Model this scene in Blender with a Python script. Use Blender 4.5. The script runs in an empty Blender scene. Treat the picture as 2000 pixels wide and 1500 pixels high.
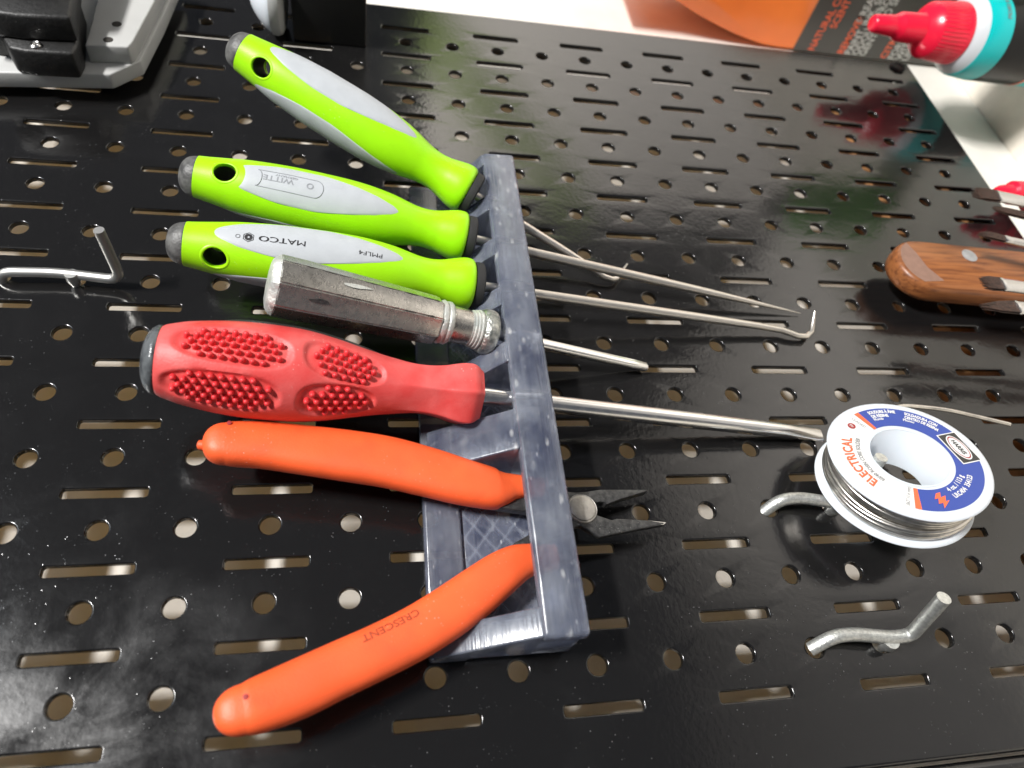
import bpy, bmesh, math, random
from mathutils import Vector, Matrix
random.seed(7)
scene = bpy.context.scene
COL = scene.collection
IN = 0.0254
BENCH = 20.7                      # bench top, inches below the origin hole
# board coordinates in inches: a = down the board, b = to the right along it, n = out of it
def W(a, b, n): return Vector((b * IN, -n * IN, (BENCH - a) * IN))
def D(a, b, n): return Vector((b, -n, -a)).normalized()

# ------------------------------------------------------------------ camera
cam_d = bpy.data.cameras.new('camera'); cam = bpy.data.objects.new('camera', cam_d); COL.objects.link(cam)
cam_d.sensor_width = 36.0; cam_d.lens = 1399.39 / 2000 * 36
cam_d.clip_start = 0.01; cam_d.clip_end = 60
def rodr(r):
    r = Vector(r); return Matrix.Rotation(r.length, 3, r.normalized())
RC = rodr((-.5775, .2028, .0537))
cx, cy, cz = D(*RC[0]), D(*RC[1]), D(*RC[2])
M = Matrix((cx, cy, cz)).transposed().to_4x4(); M.translation = W(3.1267, -3.7095, 8.9417)
cam.matrix_world = M
cam_d.dof.use_dof = True; cam_d.dof.focus_distance = 10.0 * IN; cam_d.dof.aperture_fstop = 11
scene.camera = cam

# ------------------------------------------------------------------ light
world = bpy.data.worlds.new('World'); scene.world = world; world.use_nodes = True
bg = world.node_tree.nodes['Background']; bg.inputs[0].default_value = (.80, .86, 1, 1); bg.inputs[1].default_value = .12
def area(name, pos, target, size, power, col, shape='DISK', size_y=None):
    l = bpy.data.lights.new(name, 'AREA'); l.shape = shape; l.size = size
    if size_y: l.size_y = size_y
    l.energy = power; l.color = col
    o = bpy.data.objects.new(name, l); COL.objects.link(o)
    o.location = pos; o.rotation_euler = (target - pos).to_track_quat('-Z', 'Y').to_euler()
    return o
_c = Vector((6, 4, 0)); _d = Vector((-.766, -.047, 1)).normalized()
_p = _c + _d * 88
area('work_lamp', W(*_p), W(*_c), .40, 80, (1, .97, .94), 'RECTANGLE', .12)
_p = _c + Vector((-.92, .10, 1)).normalized() * 66
area('ceiling_panel', W(*_p), W(*_c), .70, 9, (.88, .94, 1), 'RECTANGLE', .5)
_l = bpy.data.lights.new('reflection_spot', 'SPOT'); _l.energy = 320; _l.spot_size = math.radians(100); _l.spot_blend = .6; _l.shadow_soft_size = .12; _l.color = (1, .95, .88)  # added spot, brightens the unseen side wall that the board mirrors
_o = bpy.data.objects.new('reflection_spot', _l); COL.objects.link(_o); _o.location = W(-12, 26, 46)
_o.rotation_euler = (W(40, 60, 50) - W(-12, 26, 46)).to_track_quat('-Z', 'Y').to_euler()
vs = scene.view_settings
vs.view_transform = 'Standard'; vs.look = 'None'; vs.gamma = 1; vs.use_curve_mapping = False; vs.exposure = 0
scene.cycles.max_bounces = 14; scene.cycles.transmission_bounces = 12; scene.cycles.transparent_max_bounces = 16

# ------------------------------------------------------------------ materials
def pm(name, col, rough=.5, metal=0, spec=.5, bump=0, bscale=900, vary=0, vscale=300, col2=None, rvary=0, coat=0, sss=0, dust=0, dscale=700, dcol=(.75, .74, .70), grime=0):
    m = bpy.data.materials.new(name); m.use_nodes = True
    nt = m.node_tree; p = nt.nodes['Principled BSDF']
    p.inputs['Base Color'].default_value = (*col, 1); p.inputs['Roughness'].default_value = rough
    p.inputs['Metallic'].default_value = metal; p.inputs['Specular IOR Level'].default_value = spec
    if coat: p.inputs['Coat Weight'].default_value = coat; p.inputs['Coat Roughness'].default_value = .15
    if sss:
        p.inputs['Subsurface Weight'].default_value = sss; p.inputs['Subsurface Radius'].default_value = (.004, .003, .003); p.inputs['Subsurface Scale'].default_value = 1
    tc = nt.nodes.new('ShaderNodeTexCoord')
    def noise(scale, detail=4):
        n = nt.nodes.new('ShaderNodeTexNoise'); n.inputs['Scale'].default_value = scale; n.inputs['Detail'].default_value = detail
        nt.links.new(tc.outputs['Object'], n.inputs['Vector']); return n
    if vary or col2:
        n = noise(vscale); r = nt.nodes.new('ShaderNodeValToRGB'); nt.links.new(n.outputs['Fac'], r.inputs['Fac'])
        a = tuple(c * (1 - vary) for c in col) if not col2 else col
        b = tuple(min(1, c * (1 + vary)) for c in col) if not col2 else col2
        r.color_ramp.elements[0].color = (*a, 1); r.color_ramp.elements[1].color = (*b, 1)
        r.color_ramp.elements[0].position = .35; r.color_ramp.elements[1].position = .65
        nt.links.new(r.outputs['Color'], p.inputs['Base Color'])
    if dust or grime:
        src = p.inputs['Base Color'].links[0].from_socket if p.inputs['Base Color'].links else None
        def lay(src, fac, c):
            x = nt.nodes.new('ShaderNodeMix'); x.data_type = 'RGBA'; nt.links.new(fac, x.inputs['Factor'])
            if src: nt.links.new(src, x.inputs['A'])
            else: x.inputs['A'].default_value = (*col, 1)
            x.inputs['B'].default_value = (*c, 1); return x.outputs['Result']
        def rng(v, a, b, lo, hi):
            q = nt.nodes.new('ShaderNodeMapRange'); q.inputs['From Min'].default_value = a; q.inputs['From Max'].default_value = b; q.inputs['To Min'].default_value = lo; q.inputs['To Max'].default_value = hi
            nt.links.new(v, q.inputs['Value']); return q.outputs[0]
        if grime:
            src = lay(src, rng(noise(130, 6).outputs['Fac'], .56, .74, 0, grime), tuple(c * .30 + .012 for c in col))
        if dust:
            v = nt.nodes.new('ShaderNodeTexVoronoi'); v.inputs['Scale'].default_value = dscale; nt.links.new(tc.outputs['Object'], v.inputs['Vector'])
            g = nt.nodes.new('ShaderNodeMath'); g.operation = 'MULTIPLY'
            nt.links.new(rng(v.outputs['Distance'], .06, .15, dust, 0), g.inputs[0]); nt.links.new(rng(noise(60, 3).outputs['Fac'], .5, .66, 0, 1), g.inputs[1])
            src = lay(src, g.outputs[0], dcol)
        nt.links.new(src, p.inputs['Base Color'])
    if rvary:
        n = noise(vscale * .7); mr = nt.nodes.new('ShaderNodeMapRange'); nt.links.new(n.outputs['Fac'], mr.inputs['Value'])
        mr.inputs['From Min'].default_value = .3; mr.inputs['From Max'].default_value = .7
        mr.inputs['To Min'].default_value = max(.02, rough - rvary); mr.inputs['To Max'].default_value = rough + rvary
        nt.links.new(mr.outputs['Result'], p.inputs['Roughness'])
    if bump:
        n = noise(bscale, 3); b = nt.nodes.new('ShaderNodeBump'); b.inputs['Strength'].default_value = bump; b.inputs['Distance'].default_value = .0006
        nt.links.new(n.outputs['Fac'], b.inputs['Height']); nt.links.new(b.outputs['Normal'], p.inputs['Normal'])
    return m
def nodes(m): return m.node_tree.nodes, m.node_tree.links, m.node_tree.nodes['Principled BSDF']

def board_material():
    m = pm('black_powder_coat', (.011, .011, .012), .17, spec=.62)
    N, L, P = nodes(m)
    tc = N.new('ShaderNodeTexCoord')
    def tex(kind, scale, **kw):
        t = N.new(kind); t.inputs['Scale'].default_value = scale
        L.new(tc.outputs['Object'], t.inputs['Vector'])
        for k, v in kw.items(): t.inputs[k].default_value = v
        return t
    def ramp(src, p0, p1, c0=(0, 0, 0, 1), c1=(1, 1, 1, 1)):
        r = N.new('ShaderNodeValToRGB'); L.new(src, r.inputs['Fac'])
        r.color_ramp.elements[0].position = p0; r.color_ramp.elements[1].position = p1
        r.color_ramp.elements[0].color = c0; r.color_ramp.elements[1].color = c1; return r
    def math_(op, a, b=None):
        q = N.new('ShaderNodeMath'); q.operation = op
        for i, v in enumerate((a, b)):
            if v is None: continue
            if isinstance(v, (int, float)): q.inputs[i].default_value = v
            else: L.new(v, q.inputs[i])
        return q.outputs[0]
    # dust specks, smears
    v1 = tex('ShaderNodeTexVoronoi', 430, Randomness=1); s1 = ramp(v1.outputs['Distance'], .04, .10, (1, 1, 1, 1), (0, 0, 0, 1))
    n1 = tex('ShaderNodeTexNoise', 45, Detail=3); g1 = ramp(n1.outputs['Fac'], .42, .62)
    v2 = tex('ShaderNodeTexVoronoi', 900, Randomness=1); s2 = ramp(v2.outputs['Distance'], .1, .2, (1, 1, 1, 1), (0, 0, 0, 1))
    n2 = tex('ShaderNodeTexNoise', 160, Detail=4); g2 = ramp(n2.outputs['Fac'], .52, .80)
    specks = math_('ADD', math_('MULTIPLY', s1.outputs[0], g1.outputs[0]), math_('MULTIPLY', math_('MULTIPLY', s2.outputs[0], g2.outputs[0]), .45))
    n3 = tex('ShaderNodeTexNoise', 26, Detail=7, Roughness=.62, Distortion=.8); film = ramp(n3.outputs['Fac'], .50, .80)
    # greasy film towards the lower left corner of the board
    sep = N.new('ShaderNodeSeparateXYZ'); L.new(tc.outputs['Object'], sep.inputs[0])
    d2 = math_('ADD', math_('POWER', math_('ADD', sep.outputs[0], 6.5 * IN), 2.0), math_('POWER', math_('MULTIPLY', math_('ADD', sep.outputs[2], -.5 * IN), .75), 2.0))
    spot = N.new('ShaderNodeMapRange'); L.new(math_('SQRT', d2), spot.inputs['Value'])
    spot.inputs['From Min'].default_value = .3 * IN; spot.inputs['From Max'].default_value = 1.9 * IN; spot.inputs['To Min'].default_value = 1; spot.inputs['To Max'].default_value = 0
    n4 = tex('ShaderNodeTexNoise', 34, Detail=10, Roughness=.66, Distortion=.35); sm = ramp(n4.outputs['Fac'], .42, .72)
    smear = math_('MULTIPLY', spot.outputs[0], sm.outputs[0])
    amt = math_('ADD', math_('ADD', math_('MULTIPLY', specks, .16), math_('MULTIPLY', film.outputs[0], .004)), math_('MULTIPLY', smear, .055))
    mix = N.new('ShaderNodeMix'); mix.data_type = 'RGBA'; L.new(amt, mix.inputs['Factor'])
    mix.inputs['A'].default_value = (.0072, .0070, .0071, 1); mix.inputs['B'].default_value = (.62, .63, .64, 1)
    L.new(mix.outputs['Result'], P.inputs['Base Color'])
    rr = math_('ADD', math_('ADD', math_('MULTIPLY', film.outputs[0], .06), .135), math_('MULTIPLY', smear, .32)); L.new(rr, P.inputs['Roughness'])
    n5 = tex('ShaderNodeTexNoise', 520, Detail=2); n6 = tex('ShaderNodeTexNoise', 120, Detail=2)
    h = math_('ADD', math_('ADD', math_('MULTIPLY', n5.outputs['Fac'], .5), math_('MULTIPLY', n6.outputs['Fac'], .10)), math_('MULTIPLY', specks, .8))
    b = N.new('ShaderNodeBump'); b.inputs['Strength'].default_value = .22; b.inputs['Distance'].default_value = .00035
    L.new(h, b.inputs['Height']); L.new(b.outputs['Normal'], P.inputs['Normal'])
    return m

def print_material(name, infill):
    """cloudy grey translucent printed plastic with layer lines; infill shows a diamond lattice"""
    m = pm(name, (.20, .225, .30), .21, spec=.6)
    N, L, P = nodes(m); tc = N.new('ShaderNodeTexCoord')
    def mth(op, a, b=0):
        q = N.new('ShaderNodeMath'); q.operation = op
        for i, v in enumerate((a, b)):
            if isinstance(v, (int, float)): q.inputs[i].default_value = v
            else: L.new(v, q.inputs[i])
        return q.outputs[0]
    def mapped(sc, rot=(0, 0, 0)):
        mp = N.new('ShaderNodeMapping'); mp.inputs['Scale'].default_value = sc; mp.inputs['Rotation'].default_value = rot
        L.new(tc.outputs['Object'], mp.inputs['Vector']); return mp.outputs[0]
    def noise(vec, scale, detail=4, dist=0):
        n = N.new('ShaderNodeTexNoise'); n.inputs['Scale'].default_value = scale; n.inputs['Detail'].default_value = detail; n.inputs['Distortion'].default_value = dist
        L.new(vec, n.inputs['Vector']); return n.outputs['Fac']
    def rng(v, a, b, lo=0.0, hi=1.0):
        q = N.new('ShaderNodeMapRange'); q.inputs['From Min'].default_value = a; q.inputs['From Max'].default_value = b; q.inputs['To Min'].default_value = lo; q.inputs['To Max'].default_value = hi
        L.new(v, q.inputs['Value']); return q.outputs[0]
    def over(fac, col, src):
        x = N.new('ShaderNodeMix'); x.data_type = 'RGBA'; L.new(fac, x.inputs['Factor'])
        if isinstance(src, tuple): x.inputs['A'].default_value = (*src, 1)
        else: L.new(src, x.inputs['A'])
        x.inputs['B'].default_value = (*col, 1); return x.outputs['Result']
    base = (.15, .175, .265) if not infill else (.10, .118, .19)
    cloud = mth('MULTIPLY', rng(noise(mapped((1, 1, 1.6)), 70, 5, .4), .32, .68), 1.0)
    last = over(cloud, (.47, .51, .60) if not infill else (.30, .335, .44), base)
    # long smoky streaks running along the rack and fine layer lines
    st = rng(noise(mapped((.06, 1, 1.6)), 330, 3), .45, .75, 0, .40); last = over(st, (.12, .14, .22), last)
    st = rng(noise(mapped((.05, 1, 1)), 700, 2), .5, .72, 0, .16); last = over(st, (.55, .59, .66), last)
    last = over(rng(noise(mapped((1, 1, 1.4)), 160, 3, .6), .54, .70, 0, .5), (.58, .62, .69), last)
    if infill:
        sep = N.new('ShaderNodeSeparateXYZ'); L.new(tc.outputs['Object'], sep.inputs[0]); X, Y, Z = sep.outputs
        for sg in (1, -1):
            u = mth('ADD', mth('MULTIPLY', X, 1 / (.34 * IN)), mth('MULTIPLY', Z, sg / (.27 * IN)))
            f = mth('ABSOLUTE', mth('SUBTRACT', mth('FRACT', u), .5))
            last = over(rng(f, .34, .5, 0, .5), (.48, .53, .64), last)
    # bright glints painted into the colour, as if the inner lattice showed through
    for rot, sc, th_, col in ((.62, 105, .20, (.95, .97, 1)), (-.35, 175, .14, (.85, .88, .95))):
        v = N.new('ShaderNodeTexVoronoi'); v.inputs['Scale'].default_value = sc; v.inputs['Randomness'].default_value = .55
        L.new(mapped((1.0, .6, 2.3), (0, rot, 0)), v.inputs['Vector'])
        gate = rng(noise(mapped((1, 1, 1)), 95, 2), .46, .58)
        last = over(mth('MULTIPLY', rng(v.outputs['Distance'], th_*.55, th_*1.1, 1, 0), gate), col, last)
    L.new(last, P.inputs['Base Color'])
    bp = N.new('ShaderNodeBump'); bp.inputs['Strength'].default_value = .35; bp.inputs['Distance'].default_value = .0003
    L.new(noise(mapped((.04, 1, 1)), 1500, 2), bp.inputs['Height']); L.new(bp.outputs['Normal'], P.inputs['Normal'])
    P.inputs['Transmission Weight'].default_value = .74 if not infill else .62
    P.inputs['IOR'].default_value = 1.45
    return m

def wood_material():
    m = pm('handle_wood', (.40, .17, .06), .38, spec=.45)
    N, L, P = nodes(m); tc = N.new('ShaderNodeTexCoord')
    mp = N.new('ShaderNodeMapping'); mp.inputs['Scale'].default_value = (9, 9, .8); L.new(tc.outputs['Object'], mp.inputs['Vector'])
    n = N.new('ShaderNodeTexNoise'); n.inputs['Scale'].default_value = 60; n.inputs['Detail'].default_value = 6; n.inputs['Distortion'].default_value = .6; L.new(mp.outputs[0], n.inputs['Vector'])
    r = N.new('ShaderNodeValToRGB'); L.new(n.outputs['Fac'], r.inputs['Fac'])
    r.color_ramp.elements[0].position = .3; r.color_ramp.elements[0].color = (.13, .042, .015, 1)
    r.color_ramp.elements[1].position = .62; r.color_ramp.elements[1].color = (.30, .108, .034, 1)
    e = r.color_ramp.elements.new(.48); e.color = (.235, .082, .027, 1)
    L.new(r.outputs['Color'], P.inputs['Base Color']); return m

MT = {}
MT['board'] = board_material()
MT['bounce_back'] = pm('warm_bounce_back', (.80, .58, .26), .5)  # unseen back of the board, made light and warm to brighten the gap
MT['wall'] = pm('cream_wall_paint', (.80, .77, .71), .6, bump=.15, bscale=700, vary=.03, vscale=60)
MT['bench'] = pm('worn_white_bench', (.78, .73, .64), .5, vary=.12, vscale=40, bump=.1)
MT['side'] = pm('room_wall_paint', (.62, .60, .58), .7)
MT['green_sheet'] = pm('green_reflected', (.16, .24, .05), .8, vary=.25, vscale=6)
MT['dark_wood'] = pm('rail_wood', (.30, .15, .06), .6, vary=.3, vscale=90)
MT['lime'] = pm('lime_plastic', (.335, .74, .004), .38, spec=.4, bump=.06, bscale=2500, vary=.04, vscale=80, sss=.15, dust=.25, dscale=520, grime=.10)
MT['panel'] = pm('pale_grey_rubber', (.42, .445, .47), .5, spec=.35, bump=.06, bscale=3000, vary=.03, vscale=180, grime=.10)
MT['cap'] = pm('worn_black_rubber', (.035, .035, .035), .5, bump=.35, bscale=900, col2=(.13, .13, .125), vscale=260, dust=.3)
MT['collar'] = pm('matt_black_rubber', (.018, .018, .018), .7, bump=.2, bscale=1500)
MT['ink'] = pm('black_ink', (.012, .012, .014), .5)
MT['emboss_shade'] = pm('relief_shade_grey', (.25, .265, .285), .5)  # darker than the panel: relief shading painted into the lettering and border
MT['steel'] = pm('bright_steel', (.74, .70, .64), .37, 1, bump=.008, bscale=1400, rvary=.02, vscale=400)
MT['chrome'] = pm('chromed_steel', (.78, .77, .75), .22, 1, bump=.01, bscale=1600, rvary=.05, vscale=500)
MT['zinc'] = pm('galvanised_steel', (.66, .67, .64), .45, .9, bump=.3, bscale=1500, vary=.15, vscale=900)
MT['nickel'] = pm('plated_wire', (.86, .85, .81), .40, 1, bump=.02, bscale=900)
MT['cast'] = pm('worn_cast_alloy', (.37, .355, .325), .28, .9, bump=.10, bscale=1700, col2=(.46, .44, .405), vscale=700, rvary=.05, grime=.35)
MT['cast_end'] = pm('scuffed_alloy', (.42, .44, .42), .5, .5, bump=.6, bscale=900, col2=(.62, .62, .58), vscale=260)
MT['corroded'] = pm('corroded_alloy', (.62, .62, .57), .4, .85, bump=1.0, bscale=800, col2=(.22, .24, .23), vscale=420)
MT['groove'] = pm('dirty_groove', (.04, .036, .032), .7, .3, bump=.4, bscale=900)
MT['red'] = pm('red_rubber', (.60, .050, .047), .50, spec=.5, bump=.15, bscale=1600, col2=(.64, .098, .092), vscale=120, dust=.5, dscale=620, grime=.16)
MT['nub'] = pm('red_nub_rubber', (.68, .035, .042), .42, spec=.4)
MT['black_pl'] = pm('dark_green_black_plastic', (.022, .027, .024), .45, bump=.3, bscale=900)
MT['redcap'] = pm('smoky_end_cap', (.05, .055, .06), .22, spec=.6, bump=.4, bscale=700, col2=(.11, .12, .125), vscale=300)
MT['orange'] = pm('orange_dipped_grip', (.80, .108, .026), .5, spec=.5, bump=.12, bscale=1700, vary=.09, vscale=70, sss=.08, rvary=.07, dust=.28, dscale=600, grime=.16)
MT['orange_ink'] = pm('faded_grip_print', (.32, .045, .012), .5)
MT['jaw'] = pm('oiled_black_steel', (.035, .035, .036), .38, .5, bump=.3, bscale=1500, dust=.5, dscale=800, col2=(.075, .075, .074), vscale=700)
MT['edge'] = pm('ground_steel_edge', (.68, .66, .62), .3, 1, bump=.05)
MT['print'] = print_material('cloudy_grey_print', False)
MT['infill'] = print_material('lattice_grey_print', True)
MT['white_pl'] = pm('white_plastic', (.66, .70, .745), .32, spec=.45, sss=.35)
MT['label_w'] = pm('white_label', (.70, .70, .69), .3)
MT['label_b'] = pm('blue_label', (.022, .055, .30), .3)
MT['label_o'] = pm('orange_print', (.85, .13, .045), .35)
MT['label_g'] = pm('grey_print', (.20, .20, .20), .4)
MT['label_k'] = pm('black_print', (.03, .028, .026), .4)
MT['label_r'] = pm('dark_red_print', (.30, .03, .03), .4)
MT['solder'] = pm('tin_lead_wire', (.66, .63, .58), .3, 1, bump=.1, bscale=900, vary=.12, vscale=350)
MT['wood'] = wood_material()
MT['worn_wood'] = pm('worn_wood_end', (.255, .145, .105), .6, bump=.3, vary=.08)
MT['pivot'] = pm('dull_pivot_steel', (.36, .34, .31), .42, .7, bump=.2, vary=.12)
MT['rivet'] = pm('dull_rivet', (.45, .46, .47), .45, .6, vary=.1)
MT['bristle'] = pm('dark_bristle', (.045, .022, .015), .5, vary=.5, vscale=900)
MT['ferrule'] = pm('silver_ferrule', (.62, .61, .60), .24, 1, bump=.3, bscale=300)
MT['bottle_red'] = pm('red_cap_plastic', (.80, .012, .045), .24, spec=.5)
MT['bottle_white'] = pm('milky_bottle', (.60, .64, .66), .22, spec=.5)
MT['teal'] = pm('teal_label', (.0, .50, .50), .28)
MT['black_label'] = pm('black_label', (.006, .006, .007), .22, spec=.25)
MT['jug_orange'] = pm('orange_bottle', (.92, .22, .045), .25, spec=.5, vary=.12, vscale=14, sss=.3)
MT['jug_label'] = pm('charcoal_label', (.055, .052, .046), .35)
MT['white_print'] = pm('pale_print', (.55, .55, .52), .4)
MT['green_pl'] = pm('green_plastic', (.10, .42, .01), .3)
MT['pink_pl'] = pm('pink_plastic', (.75, .10, .16), .3)
MT['bracket'] = pm('grey_white_plastic', (.46, .465, .455), .36, spec=.45, bump=.06, vary=.04, vscale=60)
MT['housing'] = pm('dusty_black_housing', (.007, .007, .007), .5, bump=.3, bscale=700, dust=.2, col2=(.014, .014, .014), vscale=400)
MT['box'] = pm('matt_black_box', (.005, .005, .005), .55)
MT['cloth'] = pm('dark_wall_paint', (.05, .05, .055), .9)

# ------------------------------------------------------------------ object helpers
LOC = {}
def thing(name, label, cat, at, group=None):
    o = bpy.data.objects.new(name, None); COL.objects.link(o); o.empty_display_size = .01
    o.location = W(*at); LOC[o] = W(*at); o['label'] = label; o['category'] = cat
    if group: o['group'] = group
    return o
def link(name, verts, faces, mat, parent=None, sharp=40, origin=None, mats=None, fmat=None, kind=None):
    """verts are world vectors; the mesh is stored about its thing's base (or about origin)"""
    base = LOC[parent] if parent else (W(*origin) if origin else Vector((0, 0, 0)))
    me = bpy.data.meshes.new(name); me.from_pydata([tuple(v - base) for v in verts], [], faces)
    for mm in (mats or [mat]): me.materials.append(mm)
    if fmat: me.polygons.foreach_set('material_index', fmat)
    if sharp is not None:
        me.polygons.foreach_set('use_smooth', [True] * len(me.polygons)); me.set_sharp_from_angle(angle=math.radians(sharp))
    bm = bmesh.new(); bm.from_mesh(me); bmesh.ops.recalc_face_normals(bm, faces=bm.faces); bm.to_mesh(me); bm.free()
    o = bpy.data.objects.new(name, me); COL.objects.link(o)
    if parent: o.parent = parent; LOC[o] = base
    else: o.location = base; LOC[o] = base
    if kind: o['kind'] = kind
    return o
class F:
    """tool frame: x along the axis P->Q, z as near n as can be, y across (theta from z towards y)"""
    def __init__(s, P, Q, up=(0, 0, 1)):
        s.P = Vector(P); s.X = (Vector(Q) - s.P).normalized(); s.L = (Vector(Q) - s.P).length
        u = Vector(up); s.Z = (u - s.X * u.dot(s.X)).normalized(); s.Y = s.Z.cross(s.X)
    def v(s, x, y=0, z=0): return s.P + s.X * x + s.Y * y + s.Z * z
    def w(s, x, y=0, z=0): return W(*s.v(x, y, z))
    def rt(s, x, r, th): return s.w(x, r * math.sin(th), r * math.cos(th))
def rings(rows, closed=True, cap0=True, cap1=True):
    """rows of equal-length vertex loops -> verts, faces"""
    n = len(rows[0]); V = [v for r in rows for v in r]; Fc = []
    for i in range(len(rows) - 1):
        for j in range(n if closed else n - 1):
            k = (j + 1) % n
            Fc.append((i * n + j, i * n + k, (i + 1) * n + k, (i + 1) * n + j))
    if closed and cap0: Fc.append(tuple(range(n))[::-1])
    if closed and cap1: Fc.append(tuple((len(rows) - 1) * n + j for j in range(n)))
    return V, Fc
def interp(tab, x):
    if x <= tab[0][0]: return tab[0][1]
    for (x0, y0), (x1, y1) in zip(tab, tab[1:]):
        if x <= x1:
            return y0 + (y1 - y0) * (x - x0) / (x1 - x0)
    return tab[-1][1]
def smooth_tab(tab, n):
    """monotone-ish Catmull-Rom resampling of a profile"""
    out = []
    P = [tab[0]] + list(tab) + [tab[-1]]
    for i in range(1, len(P) - 2):
        for k in range(n):
            t = k / n; q = []
            for c in range(len(P[0])):
                p0, p1, p2, p3 = P[i-1][c], P[i][c], P[i+1][c], P[i+2][c]
                q.append(.5 * (2*p1 + (p2-p0)*t + (2*p0-5*p1+4*p2-p3)*t*t + (3*p1-p0-3*p2+p3)*t**3))
            out.append(tuple(q))
    out.append(tab[-1]); return out
def lathe(f, prof, seg=40, cap0=True, cap1=True, fn=None):
    rows = [[f.rt(x, (fn(x, r, 2*math.pi*j/seg) if fn else r), 2*math.pi*j/seg) for j in range(seg)] for x, r in prof]
    return rings(rows, True, cap0, cap1)
def fillet(pts, rad, n=6):
    P = [Vector(p) for p in pts]; out = [P[0]]
    for a, b, c in zip(P, P[1:], P[2:]):
        r = min(rad, (a-b).length*.48, (c-b).length*.48)
        s, e = b + (a-b).normalized()*r, b + (c-b).normalized()*r
        for k in range(n + 1):
            t = k / n; out.append(s*(1-t)**2 + b*2*t*(1-t) + e*t*t)
    out.append(P[-1]); return out
def tube(pts, rad, seg=14, cap=True, flat=1.0):
    """tube through abn points; rad a number or one radius per point"""
    P = [Vector(p) for p in pts]; n = len(P); R = rad if isinstance(rad, (list, tuple)) else [rad]*n
    T = [((P[min(i+1, n-1)] - P[max(i-1, 0)]).normalized()) for i in range(n)]
    u = T[0].orthogonal().normalized(); rows = []
    for i in range(n):
        u = (u - T[i]*u.dot(T[i])).normalized(); v = T[i].cross(u)
        rows.append([W(*(P[i] + (u*math.cos(2*math.pi*j/seg)*flat + v*math.sin(2*math.pi*j/seg))*R[i])) for j in range(seg)])
    return rings(rows, True, cap, cap)
def join(*parts):
    V, Fc = [], []
    for v, f in parts:
        o = len(V); V += list(v); Fc += [tuple(i + o for i in q) for q in f]
    return V, Fc
def box(a0, a1, b0, b1, n0, n1):
    V = [W(a, b, n) for a in (a0, a1) for b in (b0, b1) for n in (n0, n1)]
    return V, [(0,1,3,2),(4,6,7,5),(0,4,5,1),(2,3,7,6),(0,2,6,4),(1,5,7,3)]
def prism(poly, lo, hi):
    """poly of (a,b) or callables: extruded lo..hi along n"""
    n = len(poly); V = [W(a, b, lo) for a, b in poly] + [W(a, b, hi) for a, b in poly]
    return V, [tuple(range(n))[::-1], tuple(range(n, 2*n))] + [(i, (i+1) % n, n + (i+1) % n, n + i) for i in range(n)]
def bevel(o, width, seg=2, angle=30):
    bm = bmesh.new(); bm.from_mesh(o.data)
    bmesh.ops.remove_doubles(bm, verts=bm.verts, dist=1e-7)
    bmesh.ops.recalc_face_normals(bm, faces=bm.faces)
    ed = [e for e in bm.edges if len(e.link_faces) == 2 and e.calc_face_angle(0) > math.radians(angle)]
    bmesh.ops.bevel(bm, geom=ed, offset=width*IN, segments=seg, affect='EDGES', profile=.5, clamp_overlap=True)
    bm.to_mesh(o.data); bm.free()
    o.data.polygons.foreach_set('use_smooth', [True]*len(o.data.polygons)); o.data.set_sharp_from_angle(angle=math.radians(45))
    return o
_tc = {}
def text2d(s, size=1.0, bold=0.0, sx=1.0, spacing=1.0):
    """flat letters -> (points, faces, width), centred on x, baseline at y=0"""
    c = bpy.data.curves.new('t', 'FONT'); c.body = s; c.size = size; c.offset = bold; c.space_character = spacing; c.resolution_u = 3; c.fill_mode = 'FRONT'
    o = bpy.data.objects.new('t', c); COL.objects.link(o)
    me = bpy.data.meshes.new_from_object(o.evaluated_get(bpy.context.evaluated_depsgraph_get()))
    pts = [(v.co.x*sx, v.co.y) for v in me.vertices]; fs = [tuple(p.vertices) for p in me.polygons]
    bpy.data.objects.remove(o); bpy.data.curves.remove(c); bpy.data.meshes.remove(me)
    if not pts: return [], [], 0
    x0, x1 = min(p[0] for p in pts), max(p[0] for p in pts); m = (x0+x1)/2
    return [(x-m, y) for x, y in pts], fs, x1-x0

# ------------------------------------------------------------------ setting
def setting(name, vf, mat, **k): return link(name, vf[0], vf[1], mat, None, None, kind='structure', **k)
WALL_N = -1.40
setting('wall', box(-40, BENCH - .02, -40, 60, WALL_N - .5, WALL_N), MT['wall'])
setting('bench_top', box(BENCH, BENCH + 1.2, -40, 60, WALL_N - .5, 9), MT['bench'])
setting('side_wall', box(9, 55.9, 60.1, 61, 16, 49.5), MT['side'])
setting('side_wall_dark', box(9, 55.9, 60.1, 61, 49.6, 110), MT['cloth'])
V_ = [(8, 25), (30, 49), (30, 53), (8, 31.5)]
setting('green_reflected_sheet', ([W(a, b, n) for b in (59.4, 59.9) for a, n in V_], [(0, 1, 2, 3), (4, 5, 6, 7), (0, 1, 5, 4), (1, 2, 6, 5), (2, 3, 7, 6), (3, 0, 4, 7)]), MT['green_sheet'])  # unseen sheet added to give the green streak mirrored in the board
setting('floor', box(56, 57, -30, 60, 12, 110), MT['side'])

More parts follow.
